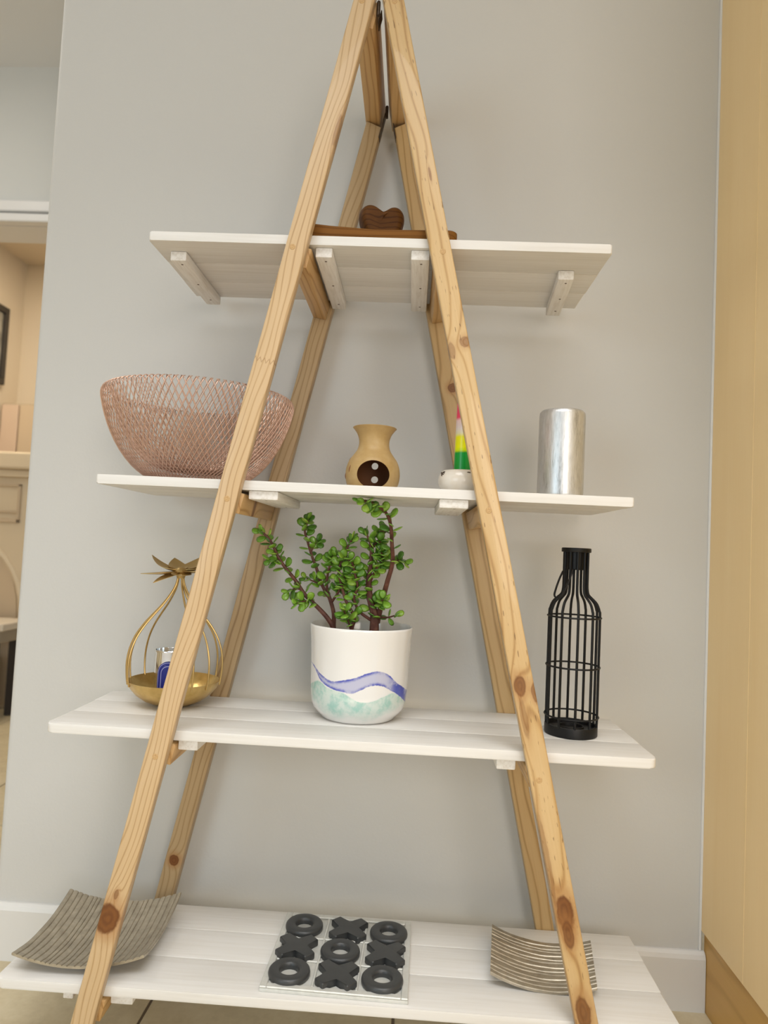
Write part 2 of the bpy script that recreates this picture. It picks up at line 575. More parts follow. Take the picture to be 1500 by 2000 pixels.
shelves = [
    # x left, x right, battens (x0,x1,y0,y1,height,yaw)
    (-0.4951, 0.3252, [(-0.4705, -0.4405, 1.2445, 1.477, 0.018, 0.0), (-0.1955, -0.1655, 1.2105, 1.4785, 0.018, 0.0), (-0.0248, 0.0082, 1.2095, 1.4785, 0.018, 0.0), (0.2555, 0.2845, 1.277, 1.476, 0.018, -0.075)], 0.004,
     'topmost white painted plank shelf, carrying the brown wooden tray'),
    (-0.5606, 0.3751, [(-0.2895, -0.2375, 1.2065, 1.450, 0.0158, 0.0), (0.0440, 0.0945, 1.2055, 1.450, 0.0158, 0.0)], 0.004,
     'second white plank shelf from the top, carrying the wire bowl and candles'),
    (-0.6194, 0.4260, [(-0.3880, -0.3535, 1.211, 1.470, 0.019, 0.0), (0.1600, 0.1925, 1.211, 1.470, 0.019, 0.0)], 0.013,
     'third white plank shelf from the top, carrying the potted plant'),
    (-0.6740, 0.4767, [(-0.4770, -0.4385, 1.211, 1.470, 0.0185, 0.0), (0.2250, 0.2600, 1.211, 1.470, 0.0185, 0.0), (-0.5600, -0.5420, 1.211, 1.470, 0.016, 0.0)], 0.012,
     'lowest and longest white plank shelf, carrying the noughts and crosses board'),
]


def plank_bm(x0, x1, y0, y1, th, rc):
    pts = []
    if rc > 0:
        for i in range(7):
            a = PI + i / 6 * PI / 2
            pts.append((x0 + rc + rc * math.cos(a), y0 + rc + rc * math.sin(a)))
        for i in range(7):
            a = 1.5 * PI + i / 6 * PI / 2
            pts.append((x1 - rc + rc * math.cos(a), y0 + rc + rc * math.sin(a)))
    else:
        pts += [(x0, y0), (x1, y0)]
    pts += [(x1, y1), (x0, y1)]
    return prism(NB(), pts, 'z', -th, 0.0, 0.0024, 3)


for k, (xl, xr, bats, rc, lab) in enumerate(shelves):
    z = STOP[k]
    xc = (xl + xr) / 2
    sh = thing('shelf_board', lab, 'shelf', (xc, 1.34, z - TH))
    ys = [1.2002, 1.2970, 1.3915, 1.4790]
    rnd = random.Random(k)
    for j in range(3):
        a, b = ys[j], ys[j + 1]
        bm = plank_bm(xl - xc + (rnd.uniform(-.001, .001) if j else 0), xr - xc + (rnd.uniform(-.001, .001) if j else 0), a - 1.34 + 0.0001, b - 1.34 - 0.0002, TH, rc if j == 0 else 0)
        obj('plank', bm, M_paint, sh, (0, 0, TH), smooth=40)
    for (x0, x1, y0, y1, h, yaw) in bats:
        mx, my = (x0 + x1) / 2, (y0 + y1) / 2
        bm = NB()
        # ends cut with a small chamfer underneath
        hy, hx = (y1 - y0) / 2, (x1 - x0) / 2
        prism(bm, [(-hy, 0), (-hy, -h), (hy, -h), (hy, 0)], 'x', -hx, hx)
        bmesh.ops.bevel(bm, geom=list(bm.edges), offset=0.0022, segments=2, affect='EDGES', profile=0.5)
        bo = obj('batten', bm, M_batten, sh, (mx - xc, my - 1.34, 0), (0, 0, yaw), smooth=40)
        for yy in (-hy + 0.018, hy - 0.03, 0.0)[:(3 if k == 0 else 2)]:
            sb = lathe(NB(), [(0, 0), (0.0022, 0), (0.0024, 0.0006), (0.0024, 0.002)], 10)
            obj('screw_hole', sb, M_hole, bo, (0.002, yy, -h - 0.0002))

S1, S2, S3, S4 = STOP

# ================================================================ top shelf: tray and heart
M_dkw = wood('brown_hardwood', (0.23, 0.098, 0.017), (0.17, 0.067, 0.010), (0.09, 0.031, 0.005), 0.9, along='x', rough=0.6, spec=0.18, freq=520)
tr = thing('wooden_tray', 'long brown wooden tray with a dipped rim on the top shelf, under the wooden heart', 'tray', (-0.0890, 1.2650, S1))
bm = NB()
# solid tray: dipped top rim, hollowed middle
nx, ny = 28, 10
L_, W_ = 0.145, 0.060


def tray_out(u, v):
    # super-ellipse outline
    x, y = u * L_, v * W_
    return x, y


def rim_z(u):
    return 0.0175 + 0.0120 * max(0, -u) ** 1.6 + 0.0050 * max(0, u) ** 2


def ring(scale, zf, n=64, inset=0.0):
    vs = []
    for i in range(n):
        a = 2 * PI * i / n
        c, s_ = math.cos(a), math.sin(a)
        e = 0.22
        x = (L_ - inset) * math.copysign(abs(c) ** e, c) * scale
        y = (W_ - inset) * math.copysign(abs(s_) ** e, s_) * scale
        vs.append(bm.verts.new((x, y, zf(x / L_))))
    return vs


rings = [ring(0.93, lambda u: 0.0), ring(0.985, lambda u: 0.003), ring(1.0, lambda u: rim_z(u) * 0.5), ring(1.0, lambda u: rim_z(u) - 0.0025),
         ring(1.0, lambda u: rim_z(u), inset=0.0025), ring(1.0, lambda u: rim_z(u), inset=0.009), ring(1.0, lambda u: rim_z(u) - 0.003, inset=0.0105), ring(0.86, lambda u: 0.0110 + 0.003 * u * u)]
for a, b in zip(rings, rings[1:]):
    for i in range(64):
        j = (i + 1) % 64
        bm.faces.new((a[i], a[j], b[j], b[i]))
bm.faces.new(rings[0][::-1])
bm.faces.new(rings[-1])
obj('tray_body', bm, M_dkw, tr, smooth=45)

bm = NB()
# heart: 3-D implicit-like inflation of a heart outline, flat foot
HW, HH = 0.0430, 0.0790
outl = []
hp = [(-0.36, 0.0), (-0.60, 0.22), (-0.82, 0.44), (-0.97, 0.68), (-0.95, 0.86), (-0.74, 0.985), (-0.46, 1.0), (-0.18, 0.925), (0.0, 0.875), (0.16, 0.915), (0.42, 1.005), (0.70, 1.01), (0.93, 0.90), (1.0, 0.70), (0.88, 0.44), (0.66, 0.20), (0.42, 0.0)]
sp = spline([(a, 0, b) for a, b in hp], 5)
outl = [(p.x * HW, p.z * HH) for p in sp]
cen = Vector((0, 0.5 * HH))
layers = []
for kk in range(13):
    ph = -PI / 2 + PI * kk / 12
    sc = 0.62 + 0.38 * math.cos(ph) ** 0.6 if abs(math.cos(ph)) > 1e-6 else 0.62
    yy = 0.024 * math.sin(ph)
    lay = []
    for (x, z) in outl:
        q = cen + (Vector((x, z)) - cen) * sc
        z2 = max(q.y, 0.0) if kk not in (0,) else max(q.y, 0.0)
        if z < 0.06 * HH:
            z2 = 0.0
        lay.append(bm.verts.new((q.x, yy, z2)))
    layers.append(lay)
n = len(outl)
for a, b in zip(layers, layers[1:]):
    for i in range(n):
        j = (i + 1) % n
        bm.faces.new((a[i], a[j], b[j], b[i]))
for lay, sgn in ((layers[0], -1), (layers[-1], 1)):
    # valley between the two lobes cut into the face
    c = bm.verts.new((-0.004, 0.0175 * sgn, HH * 0.60))
    for i in range(n):
        bm.faces.new((lay[i], lay[(i + 1) % n], c))
M_hrt = wood('striped_heart_wood', (0.125, 0.047, 0.008), (0.080, 0.028, 0.004), (0.028, 0.009, 0.002), 0.35, along='x', rough=0.55, spec=0.15, freq=700, warp=0.012)
ht = obj('wooden_heart', bm, M_hrt, None, (-0.0853, 1.280, S1 + 0.0115), (0, 0, 0.20), smooth=55)
tag(ht, 'dark brown carved wooden heart standing on the brown tray', 'heart')

# ================================================================ second shelf
# --- copper wire bowl (double walled)
bowl = thing('wire_bowl', 'rose gold wire mesh bowl with double walls at the left of the second shelf', 'bowl', (-0.4290, 1.3445, S2))
M_cop = plain('rose_gold_wire', (0.74, 0.505, 0.395), 0.33, 0.7)
prof_o = [(0.078, 0.0025), (0.098, 0.012), (0.121, 0.030), (0.143, 0.057), (0.160, 0.087), (0.173, 0.120), (0.180, 0.146), (0.1825, 0.160), (0.1800, 0.1705), (0.1735, 0.1745)]
prof_i = [(0.1735, 0.1745), (0.1665, 0.1715), (0.1620, 0.160), (0.1560, 0.135), (0.146, 0.108), (0.131, 0.080), (0.112, 0.056), (0.088, 0.036), (0.060, 0.026), (0.030, 0.022)]


def lattice(prof, nw, turns, r, sub=2, stop=None):
    ps = spline([(a, 0, b) for a, b in prof], sub)
    bm = NB()
    # arc-length so that the diamonds stay even
    s = [0.0]
    for a, b in zip(ps, ps[1:]):
        s.append(s[-1] + (b - a).length / max(0.03, (a.x + b.x) / 2))
    for d in (1, -1):
        for k in range(nw):
            pts = []
            for p, q in zip(ps, s):
                a = 2 * PI * k / nw + d * q * turns
                rr = p.x + d * r * 0.6
                pts.append((rr * math.cos(a), rr * math.sin(a), p.z))
            tube(bm, pts, r, 3, caps=False)
    return bm


o = obj('outer_mesh', lattice(prof_o, 94, 0.46, 0.00100), M_cop, bowl, smooth=180)
o['kind'] = 'stuff'
o = obj('inner_mesh', lattice(prof_i, 86, 0.46, 0.00094), M_cop, bowl, smooth=180)
o['kind'] = 'stuff'
bm = NB()
tube(bm, circle(0.078, 0.0022), 0.0020, 8, closed=True)
obj('base_ring', bm, M_cop, bowl, smooth=True)
bm = NB()
tube(bm, circle(0.030, 0.0222), 0.0015, 6, closed=True)
lathe(bm, [(0, 0.0216), (0.030, 0.0216), (0.030, 0.0228), (0, 0.0228)], 32)
obj('inner_disc', bm, M_cop, bowl, smooth=True)

# --- oil burner
t = NT('ochre_clay_glaze', 0.42, 0, 0.4)
n1 = t.noise(t.co(), 38, 4, 0.6)
col = t.ramp(n1, [(0.3, (0.40, 0.255, 0.095)), (0.55, (0.455, 0.305, 0.125)), (0.75, (0.50, 0.35, 0.165))])
t.color(col)
t.bump(n1, 0.25, 0.001)
M_clay = t.mat
M_clayin = plain('dark_burnt_clay', (0.20, 0.075, 0.022), 0.7, bump=(80, 0.3, 0.001))
BX, BY = -0.0795, 1.300
prof = [(0.040, 0.0), (0.0445, 0.003), (0.0490, 0.014), (0.0510, 0.027), (0.0500, 0.041), (0.0452, 0.055), (0.0375, 0.066), (0.0310, 0.076), (0.0285, 0.086), (0.0290, 0.096), (0.0325, 0.106), (0.0385, 0.1145), (0.0408, 0.1170)]
po = [(p.x, p.z) for p in spline([(a, 0, b) for a, b in prof], 4)]
inn = [(max(r - 0.0045, 0.001), z) for r, z in po if z > 0.006]
bm = NB()
# outer skin, rim, shallow dish at the top
dish = [(0.0412, 0.1178), (0.0400, 0.1186), (0.0375, 0.1172), (0.030, 0.1085), (0.015, 0.104), (0, 0.1035)]
lathe(bm, [(0, 0.0)] + po + dish, 64)
# inner chamber (its own closed shell so the boolean cuts a hollow body)
ch = [(0, 0.094), (0.022, 0.094)] + [(r, z) for r, z in inn[::-1] if z < 0.092] + [(0.036, 0.005), (0, 0.005)]
bm2 = lathe(NB(), ch, 64)


def mesh_of(bm, name):
    me = bpy.data.meshes.new(name)
    bmesh.ops.recalc_face_normals(bm, faces=bm.faces)
    bm.to_mesh(me)
    bm.free()
    return me


def boolean(me, cutters, mat, mat_in):
    me.materials.append(mat)
    o = bpy.data.objects.new('tmp', me)
    COL.objects.link(o)
    cs = []
    for cm in cutters:
        cm.materials.append(mat_in)
        c = bpy.data.objects.new('cut', cm)
        COL.objects.link(c)
        cs.append(c)
        md = o.modifiers.new('b', 'BOOLEAN')
        md.operation = 'DIFFERENCE'
        md.object = c
        md.solver = 'EXACT'
        md.material_mode = 'TRANSFER'
    dg = bpy.context.evaluated_depsgraph_get()
    dg.update()
    res = bpy.data.meshes.new_from_object(o.evaluated_get(dg))
    for c in cs + [o]:
        bpy.data.objects.remove(c)
    return res


def cyl_y(r, y0, y1, x, z, sz=1.0, seg=40):
    bm = NB()
    lathe(bm, [(0, 0), (r, 0), (r, 1), (0, 1)], seg)
    for v in bm.verts:
        a, b, c = v.co
        v.co = Vector((x + a, y0 + c * (y1 - y0), z + b * sz))
    return bm


burn_me = boolean(mesh_of(bm, 'burner'), [mesh_of(bm2, 'c1'), mesh_of(cyl_y(0.0295, -0.07, -0.004, 0.0035, 0.0265, 0.86), 'c2'),
                                          mesh_of(cyl_y(0.0065, 0.0, 0.07, 0.0010, 0.0515, 1.0, 20), 'c3'), mesh_of(cyl_y(0.0068, 0.0, 0.07, 0.0012, 0.0255, 1.0, 20), 'c4')], M_clay, M_clayin)
burn_me.name = 'burner_body'
br = thing('oil_burner', 'ochre clay oil burner with a round opening, in the middle of the second shelf', 'oil burner', (BX, BY, S2))
link('burner_body', burn_me, br, None, smooth=50)
# little carved slots on its left flank
for (ang, z0, z1) in ((192, 0.019, 0.030), (215, 0.030, 0.043), (178, 0.053, 0.062)):
    def rad(z):
        for (r0, a), (r1, b) in zip(po, po[1:]):
            if a <= z <= b:
                return r0 + (r1 - r0) * (z - a) / max(1e-6, b - a)
        return 0.05
    pts = []
    for i in range(5):
        z = z0 + (z1 - z0) * i / 4
        a = math.radians(ang + i * 0.6)
        pts.append(((rad(z) + 0.0001) * math.cos(a), (rad(z) + 0.0001) * math.sin(a), z))
    obj('carved_slot', tube(NB(), pts, [0.0003, 0.001, 0.0012, 0.001, 0.0003], 6), M_clayin, br)

# --- rainbow taper candle and its ceramic holder
CX, CY = 0.0850, 1.2680
t = NT('layered_wax', 0.28, 0, 0.5)
Z = t.sep(t.co())[2]
Z = t.m('ADD', Z, t.m('MULTIPLY', t.m('SUBTRACT', t.noise(t.co(), 60, 2), 0.5), 0.004))
t.color(t.ramp(t.m('DIVIDE', Z, 0.136), [(0.0, (0.0, 0.30, 0.035)), (0.285, (0.0, 0.33, 0.04)), (0.315, (0.62, 0.78, 0.0)), (0.36, (0.86, 0.88, 0.0)), (0.50, (0.88, 0.84, 0.01)), (0.55, (0.80, 0.74, 0.50)), (0.62, (0.78, 0.68, 0.66)), (0.725, (0.80, 0.58, 0.58)), (0.765, (0.86, 0.06, 0.14)), (1.0, (0.86, 0.05, 0.13))]))
t.b.inputs['Subsurface Weight'].default_value = 0.15
t.b.inputs['Subsurface Radius'].default_value = (0.004, 0.003, 0.002)
M_wax = t.mat
cdl = thing('taper_candle', 'green, yellow, white and pink layered taper candle, half behind the right front leg', 'candle', (CX + 0.0007, CY, S2 + 0.0335))
bm = lathe(NB(), [(0, 0), (0.0158, 0), (0.0158, 0.008), (0.0148, 0.10), (0.0142, 0.131), (0.0132, 0.1345), (0.011, 0.1355), (0, 0.1345)], 40)
obj('wax', bm, M_wax, cdl, smooth=50)
bm = tube(NB(), [(0, 0, 0.134), (0.0004, 0, 0.139), (0.0016, 0, 0.1435)], 0.0008, 6)
obj('wick', bm, plain('wick_cotton', (0.75, 0.72, 0.66), 0.9), cdl)

t = NT('speckled_ceramic', 0.22, 0, 0.5, 0.3)
n1 = t.noise(t.co(), 50, 3)
t.color(t.ramp(n1, [(0.3, (0.70, 0.63, 0.53)), (0.7, (0.78, 0.73, 0.65))]))
M_cer = t.mat
M_ink = plain('dark_brown_glaze_paint', (0.05, 0.03, 0.02), 0.4)
hold = thing('candle_holder', 'small cream ceramic candle holder with painted dark twigs, under the rainbow candle', 'candle holder', (CX, CY, S2))
hp = [(0, 0), (0.030, 0), (0.0345, 0.002), (0.0405, 0.010), (0.0430, 0.019), (0.0420, 0.028), (0.0385, 0.0355), (0.0350, 0.0392), (0.0325, 0.0398), (0.0300, 0.0385), (0.0265, 0.0345), (0.0215, 0.0330), (0, 0.0330)]
hpp = [(p.x, p.z) for p in spline([(a, 0, b) for a, b in hp], 3)]
obj('holder_cup', lathe(NB(), hpp, 56), M_cer, hold, smooth=60)


def on_cup(deg, z):
    r = 0.04
    for (r0, a), (r1, b) in zip(hpp[3:30], hpp[4:31]):
        if a <= z <= b:
            r = r0 + (r1 - r0) * (z - a) / max(1e-6, b - a)
            break
    a = math.radians(deg)
    return Vector(((r + 0.0001) * math.cos(a), (r + 0.0001) * math.sin(a), z))


for base in (285, 198, 330, 60, 130):
    for (d0, z0, d1, z1, w) in ((-6, .0345, 4, .0340, .0009), (4, .0340, 18, .0355, .0010), (4, .034, 12, .0270, .0010), (6, .033, 17, .030, .0008), (12, .034, 18, .0325, .0008)):
        pts = [on_cup(base + d0 + (d1 - d0) * q / 4, z0 + (z1 - z0) * q / 4) for q in range(5)]
        obj('painted_leaf', tube(NB(), pts, [0.0003, w, w * 1.5, w * 1.3, 0.0003], 5), M_ink, hold)

# --- silver pillar candle
t = NT('silvered_wax', 0.36, 0.78, 0.5)
X, Y, Z = t.sep(t.co())[:3]
n1 = t.noise(t.comb(t.m('MULTIPLY', X, 55.0), t.m('MULTIPLY', Y, 55.0), t.m('MULTIPLY', Z, 9.0)), 1.0, 5.0, 0.65)
n2 = t.noise(t.comb(t.m('MULTIPLY', X, 330.0), t.m('MULTIPLY', Y, 330.0), t.m('MULTIPLY', Z, 60.0)), 1.0, 3.0, 0.6)
f = t.m('ADD', t.m('MULTIPLY', n1, 0.6), t.m('MULTIPLY', n2, 0.4))
t.color(t.ramp(f, [(0.30, (0.26, 0.26, 0.25)), (0.45, (0.60, 0.61, 0.61)), (0.7, (0.82, 0.83, 0.84))]))
t.bump(f, 0.5, 0.0012)
t.put(t.b.inputs['Roughness'], t.m('ADD', 0.26, t.m('MULTIPLY', f, 0.25)))
M_sil = t.mat
pil = thing('pillar_candle', 'thick silver pillar candle with brushed streaks at the right of the second shelf', 'candle', (0.2735, 1.3200, S2))
obj('wax', lathe(NB(), [(0, 0), (0.0405, 0), (0.0422, 0.0015), (0.0427, 0.01), (0.0427, 0.158), (0.0418, 0.1640), (0.0385, 0.1675), (0.030, 0.167), (0.012, 0.1645), (0, 0.164)], 64), M_sil, pil, smooth=50)
obj('wick', tube(NB(), [(0, 0, 0.163), (0.0005, 0, 0.170), (0.002, 0, 0.174)], 0.0010, 6), plain('wick_dark', (0.2, 0.18, 0.16), 0.9), pil)

# ================================================================ third shelf
# --- gold pear-shaped tealight holder
GX, GY = -0.4605, 1.388
t = NT('brushed_gold', 0.30, 0.92, 0.5)
n1 = t.noise(t.co(), 55, 3)
t.color(t.ramp(n1, [(0.3, (0.56, 0.375, 0.125)), (0.7, (0.70, 0.50, 0.20))]))
t.bump(t.noise(t.co(), 48, 2), 0.35, 0.003)
M_gold = t.mat
M_gold2 = plain('gold_wire', (0.55, 0.385, 0.15), 0.33, 0.85)
M_gold3 = plain('gold_petal', (0.50, 0.345, 0.135), 0.42, 0.8, bump=(90, 0.3, 0.001))
gold = thing('gold_lantern', 'gold wire lantern with a round dish and a flower top, on the third shelf', 'lantern', (GX, GY, S3))
gp = [(0, 0), (0.028, 0), (0.040, 0.0025), (0.060, 0.0105), (0.077, 0.022), (0.0885, 0.035), (0.0940, 0.0475), (0.0945, 0.0490), (0.0932, 0.0492), (0.0925, 0.0475), (0.087, 0.0355), (0.0755, 0.0235), (0.059, 0.0125), (0.040, 0.0048), (0.026, 0.0025), (0, 0.0025)]
obj('dish', lathe(NB(), [(r * 0.948, z) for r, z in gp], 64), M_gold, gold, smooth=60)
prof_w = [(0.0925, 0.040), (0.0955, 0.060), (0.0965, 0.085), (0.0925, 0.110), (0.083, 0.135), (0.068, 0.158), (0.050, 0.179), (0.034, 0.197), (0.020, 0.216), (0.0105, 0.233), (0.0065, 0.247), (0.0055, 0.258)]
for deg in (150, 180, 200, 217, -50, -28, 12, 42):
    a = math.radians(deg)
    pts = []
    for (r, z) in prof_w:
        pts.append((r * 0.948 * math.cos(a), r * 0.948 * math.sin(a), z))
    obj('wire', tube(NB(), spline(pts, 4), 0.0019, 8), M_gold2, gold, smooth=True)


def petal_mesh(name, L, W, curl, droop):
    bm = NB()
    rows = []
    nu = 10
    for i in range(nu + 1):
        u = i / nu
        w = W * math.sin(PI * min(1, u * 0.93 + 0.07)) ** 0.75 * (1 - 0.25 * u) if i < nu else 0.0004
        row = []
        for j in range(5):
            v = (j - 2) / 2
            x = u * L
            z = droop * u + curl * u ** 2.6 + 0.006 * v * v * (1 - u)
            row.append((x, v * w, z))
        rows.append(row)
    top = [[bm.verts.new(p) for p in r] for r in rows]
    bot = [[bm.verts.new((p[0], p[1], p[2] - 0.0011)) for p in r] for r in rows]
    for i in range(nu):
        for j in range(4):
            bm.faces.new((top[i][j], top[i + 1][j], top[i + 1][j + 1], top[i][j + 1]))
            bm.faces.new((bot[i][j], bot[i][j + 1], bot[i + 1][j + 1], bot[i + 1][j]))
    per = [(i, 0) for i in range(nu + 1)] + [(nu, j) for j in range(1, 5)] + [(i, 4) for i in range(nu - 1, -1, -1)] + [(0, j) for j in range(3, 0, -1)]
    for (a, b), (c, d) in zip(per, per[1:] + per[:1]):
        bm.faces.new((top[a][b], top[c][d], bot[c][d], bot[a][b]))
    return bm


for (deg, L, W, curl, droop, dz) in ((166, 0.066, 0.0190, 0.024, 0.008, 0.262), (203, 0.073, 0.0165, 0.002, -0.003, 0.2585), (236, 0.060, 0.0150, -0.006, -0.010, 0.258), (290, 0.050, 0.022, 0.006, -0.004, 0.258),
                                 (345, 0.058, 0.018, 0.008, 0.004, 0.260), (25, 0.060, 0.018, 0.018, 0.010, 0.262), (75, 0.058, 0.021, 0.014, 0.014, 0.263), (122, 0.058, 0.021, 0.012, 0.014, 0.263)):
    a = math.radians(deg)
    obj('petal', petal_mesh('petal', L, W, curl, droop), M_gold3, gold, (0.004 * math.cos(a), 0.004 * math.sin(a), dz), (0, 0, a), smooth=True)
bm = lathe(NB(), [(0, 0.250), (0.0075, 0.250), (0.0095, 0.256), (0.0125, 0.263), (0.0105, 0.268), (0.006, 0.272), (0, 0.273)], 24)
obj('flower_heart', bm, M_gold3, gold, smooth=True)

# --- tin with the blue label
tin = thing('tin_can', 'small shiny tin with a dark blue arched label, standing in the gold dish', 'tin', (-0.4690, 1.3890, S3 + 0.0044))
M_tin = plain('polished_tin', (0.80, 0.80, 0.80), 0.10, 1.0)
TR = 0.0325
obj('can', lathe(NB(), [(0, 0), (TR - 0.002, 0), (TR, 0.0015), (TR, 0.0025), (TR - 0.0008, 0.004), (TR - 0.0008, 0.0985), (TR + 0.0004, 0.1005), (TR + 0.0004, 0.1025), (TR - 0.0004, 0.1035), (TR - 0.0016, 0.1030), (TR - 0.0022, 0.095), (0, 0.094)], 56), M_tin, tin, smooth=40)
t = NT('blue_enamel_label', 0.3, 0, 0.5)
X, Y, Z = t.sep(t.co())[:3]
# arch coordinates: u along the wall, z up
ang = t.n('ShaderNodeMath', {0: X, 1: t.m('MULTIPLY', Y, -1.0)}, operation='ARCTAN2')
u = t.m('SUBTRACT', t.m('MULTIPLY', ang, TR), 0.0055)
zz = t.m('MAXIMUM', t.m('SUBTRACT', Z, 0.061), 0.0)
d = t.m('SQRT', t.m('ADD', t.m('MULTIPLY', u, u), t.m('MULTIPLY', zz, zz)))


def line_at(r, w):
    return t.smooth(t.m('ABSOLUTE', t.m('SUBTRACT', d, r)), w, w * 0.5)


lines = t.m('MAXIMUM', line_at(0.0205, 0.0007), line_at(0.0138, 0.0009))
wob_ = t.smooth(t.noise(t.comb(t.m('MULTIPLY', u, 250.0), t.m('MULTIPLY', zz, 250.0), 0.0), 1.0, 1.0), 0.60, 0.66)
band = t.m('MULTIPLY', t.smooth(t.m('ABSOLUTE', t.m('SUBTRACT', d, 0.0172)), 0.0016, 0.0010), wob_)
c = t.mix(t.m('MAXIMUM', lines, t.m('MULTIPLY', band, 0.5)), (0.012, 0.020, 0.21), (0.36, 0.38, 0.62))
t.color(c)
M_lab = t.mat
bm = NB()
na = 24
RL_ = TR + 0.0002
grid = []
cols = []
for i in range(na + 1):
    uu = -0.0225 + 0.045 * i / na
    top = 0.061 + math.sqrt(max(0, 0.0225 ** 2 - uu * uu))
    a = (uu + 0.0055) / TR
    colv = []
    for j in range(7):
        z = 0.006 + (top - 0.006) * j / 6
        colv.append([bm.verts.new(((RL_ + e) * math.sin(a), -(RL_ + e) * math.cos(a), z)) for e in (0.0, 0.0004)])
    cols.append(colv)
for a, b in zip(cols, cols[1:]):
    for j in range(6):
        bm.faces.new((a[j][1], b[j][1], b[j + 1][1], a[j + 1][1]))
        bm.faces.new((a[j][0], a[j + 1][0], b[j + 1][0], b[j][0]))
    bm.faces.new((a[6][1], b[6][1], b[6][0], a[6][0]))
    bm.faces.new((a[0][1], a[0][0], b[0][0], b[0][1]))
for cc, fl in ((cols[0], 1), (cols[-1], -1)):
    for j in range(6):
        bm.faces.new((cc[j][0], cc[j][1], cc[j + 1][1], cc[j + 1][0]))
lb = obj('label_sticker', bm, M_lab, tin, smooth=True)
lb['label'] = 'dark blue arched label with pale outlines'

# --- potted plant
PX, PY = -0.0910, 1.380
t = NT('painted_white_glaze', 0.12, 0, 0.5, 0.5)
X, Y, Z = t.sep(t.co())[:3]
u = t.m('ADD', t.m('MULTIPLY', t.m('DIVIDE', X, t.m('SQRT', t.m('ADD', t.m('MULTIPLY', X, X), t.m('MULTIPLY', Y, Y)))), 0.5), 0.5)


def fcurve(pts):
    nd = t.t.nodes.new('ShaderNodeFloatCurve')
    cv = nd.mapping.curves[0]
    while len(cv.points) < len(pts):
        cv.points.new(0.5, 0.5)
    for p, (a, b) in zip(cv.points, pts):
        p.location = (a, b)
    nd.mapping.update()
    t.put(nd.inputs['Value'], u)
    return t.m('MULTIPLY', nd.outputs[0], 0.18)


def Cv(y):   # fraction of 0.18 m above the foot, from its height in the detail view
    return (1690.0 - y) / 3.75 * 0.001009 / 0.18


up = fcurve([(0.0, Cv(1290)), (0.06, Cv(1312)), (0.15, Cv(1360)), (0.25, Cv(1390)), (0.38, Cv(1375)), (0.5, Cv(1352)), (0.6, Cv(1322)), (0.70, Cv(1306)), (0.80, Cv(1330)), (0.89, Cv(1395)), (0.96, Cv(1440)), (1.0, Cv(1480))])
lo = fcurve([(0.0, Cv(1295)), (0.06, Cv(1322)), (0.15, Cv(1405)), (0.25, Cv(1440)), (0.38, Cv(1456)), (0.47, Cv(1460)), (0.56, Cv(1432)), (0.65, Cv(1405)), (0.75, Cv(1408)), (0.83, Cv(1440)), (0.90, Cv(1475)), (1.0, Cv(1560))])
tup = fcurve([(0.0, Cv(1470)), (0.06, Cv(1430)), (0.12, Cv(1408)), (0.22, Cv(1440)), (0.38, Cv(1460)), (0.46, Cv(1490)), (0.55, Cv(1515)), (0.66, Cv(1512)), (0.78, Cv(1478)), (0.87, Cv(1462)), (0.94, Cv(1500)), (1.0, Cv(1560))])
tlo = fcurve([(0.0, Cv(1520)), (0.1, Cv(1590)), (0.2, Cv(1640)), (0.3, Cv(1640)), (0.45, Cv(1620)), (0.6, Cv(1645)), (0.75, Cv(1620)), (0.9, Cv(1575)), (1.0, Cv(1570))])
nz = t.noise(t.co(), 45, 4, 0.65)
nz2 = t.noise(t.co(), 210, 4, 0.7)
Zp = t.m('ADD', Z, t.m('MULTIPLY', t.m('SUBTRACT', nz2, 0.5), 0.004))
inb = t.m('MULTIPLY', t.smooth(t.m('SUBTRACT', up, Zp), -0.0008, 0.0008), t.smooth(t.m('SUBTRACT', Zp, lo), -0.0008, 0.0008))
edge = t.m('MINIMUM', t.m('ABSOLUTE', t.m('SUBTRACT', up, Zp)), t.m('ABSOLUTE', t.m('SUBTRACT', Zp, lo)))
deep = t.m('MULTIPLY', t.smooth(edge, 0.0075, 0.0006), t.smooth(nz, 0.30, 0.58))
deep = t.m('MAXIMUM', deep, t.m('MULTIPLY', t.smooth(u, 0.78, 0.90), t.smooth(nz, 0.3, 0.5)))
blue = t.mix(deep, (0.50, 0.51, 0.66), (0.060, 0.085, 0.46))
int_ = t.m('MULTIPLY', t.smooth(t.m('SUBTRACT', tup, Zp), -0.001, 0.002), t.smooth(t.m('SUBTRACT', Zp, tlo), -0.012, 0.016))
teal = t.mix(t.smooth(nz, 0.35, 0.62), (0.30, 0.56, 0.49), (0.60, 0.70, 0.64))
front = t.smooth(Y, 0.02, -0.02)
base = t.mix(t.m('MULTIPLY', t.m('MULTIPLY', int_, front), 0.9), (0.80, 0.79, 0.77), teal)
t.color(t.mix(t.m('MULTIPLY', inb, front), base, blue))
M_pot = t.mat
plant = thing('potted_plant', 'green jade-like succulent in a white glazed pot with a blue and teal wave', 'plant', (PX, PY, S3))
pp = [(0, 0.001), (0.060, 0.001), (0.064, 0.0), (0.0700, 0.0008), (0.0735, 0.004), (0.0765, 0.008), (0.0820, 0.013), (0.0885, 0.0215), (0.0925, 0.034), (0.0945, 0.055), (0.0955, 0.085), (0.0968, 0.120), (0.0990, 0.155), (0.1010, 0.1735), (0.1008, 0.1765), (0.0995, 0.1778), (0.0980, 0.1765), (0.0970, 0.171), (0.0945, 0.150), (0.0915, 0.10), (0.0905, 0.06), (0.080, 0.02), (0.06, 0.012), (0, 0.012)]
obj('pot', lathe(NB(), pp, 72), M_pot, plant, smooth=60)
t = NT('potting_soil', 0.95, 0, 0.2)
n1 = t.noise(t.co(), 140, 4, 0.7)
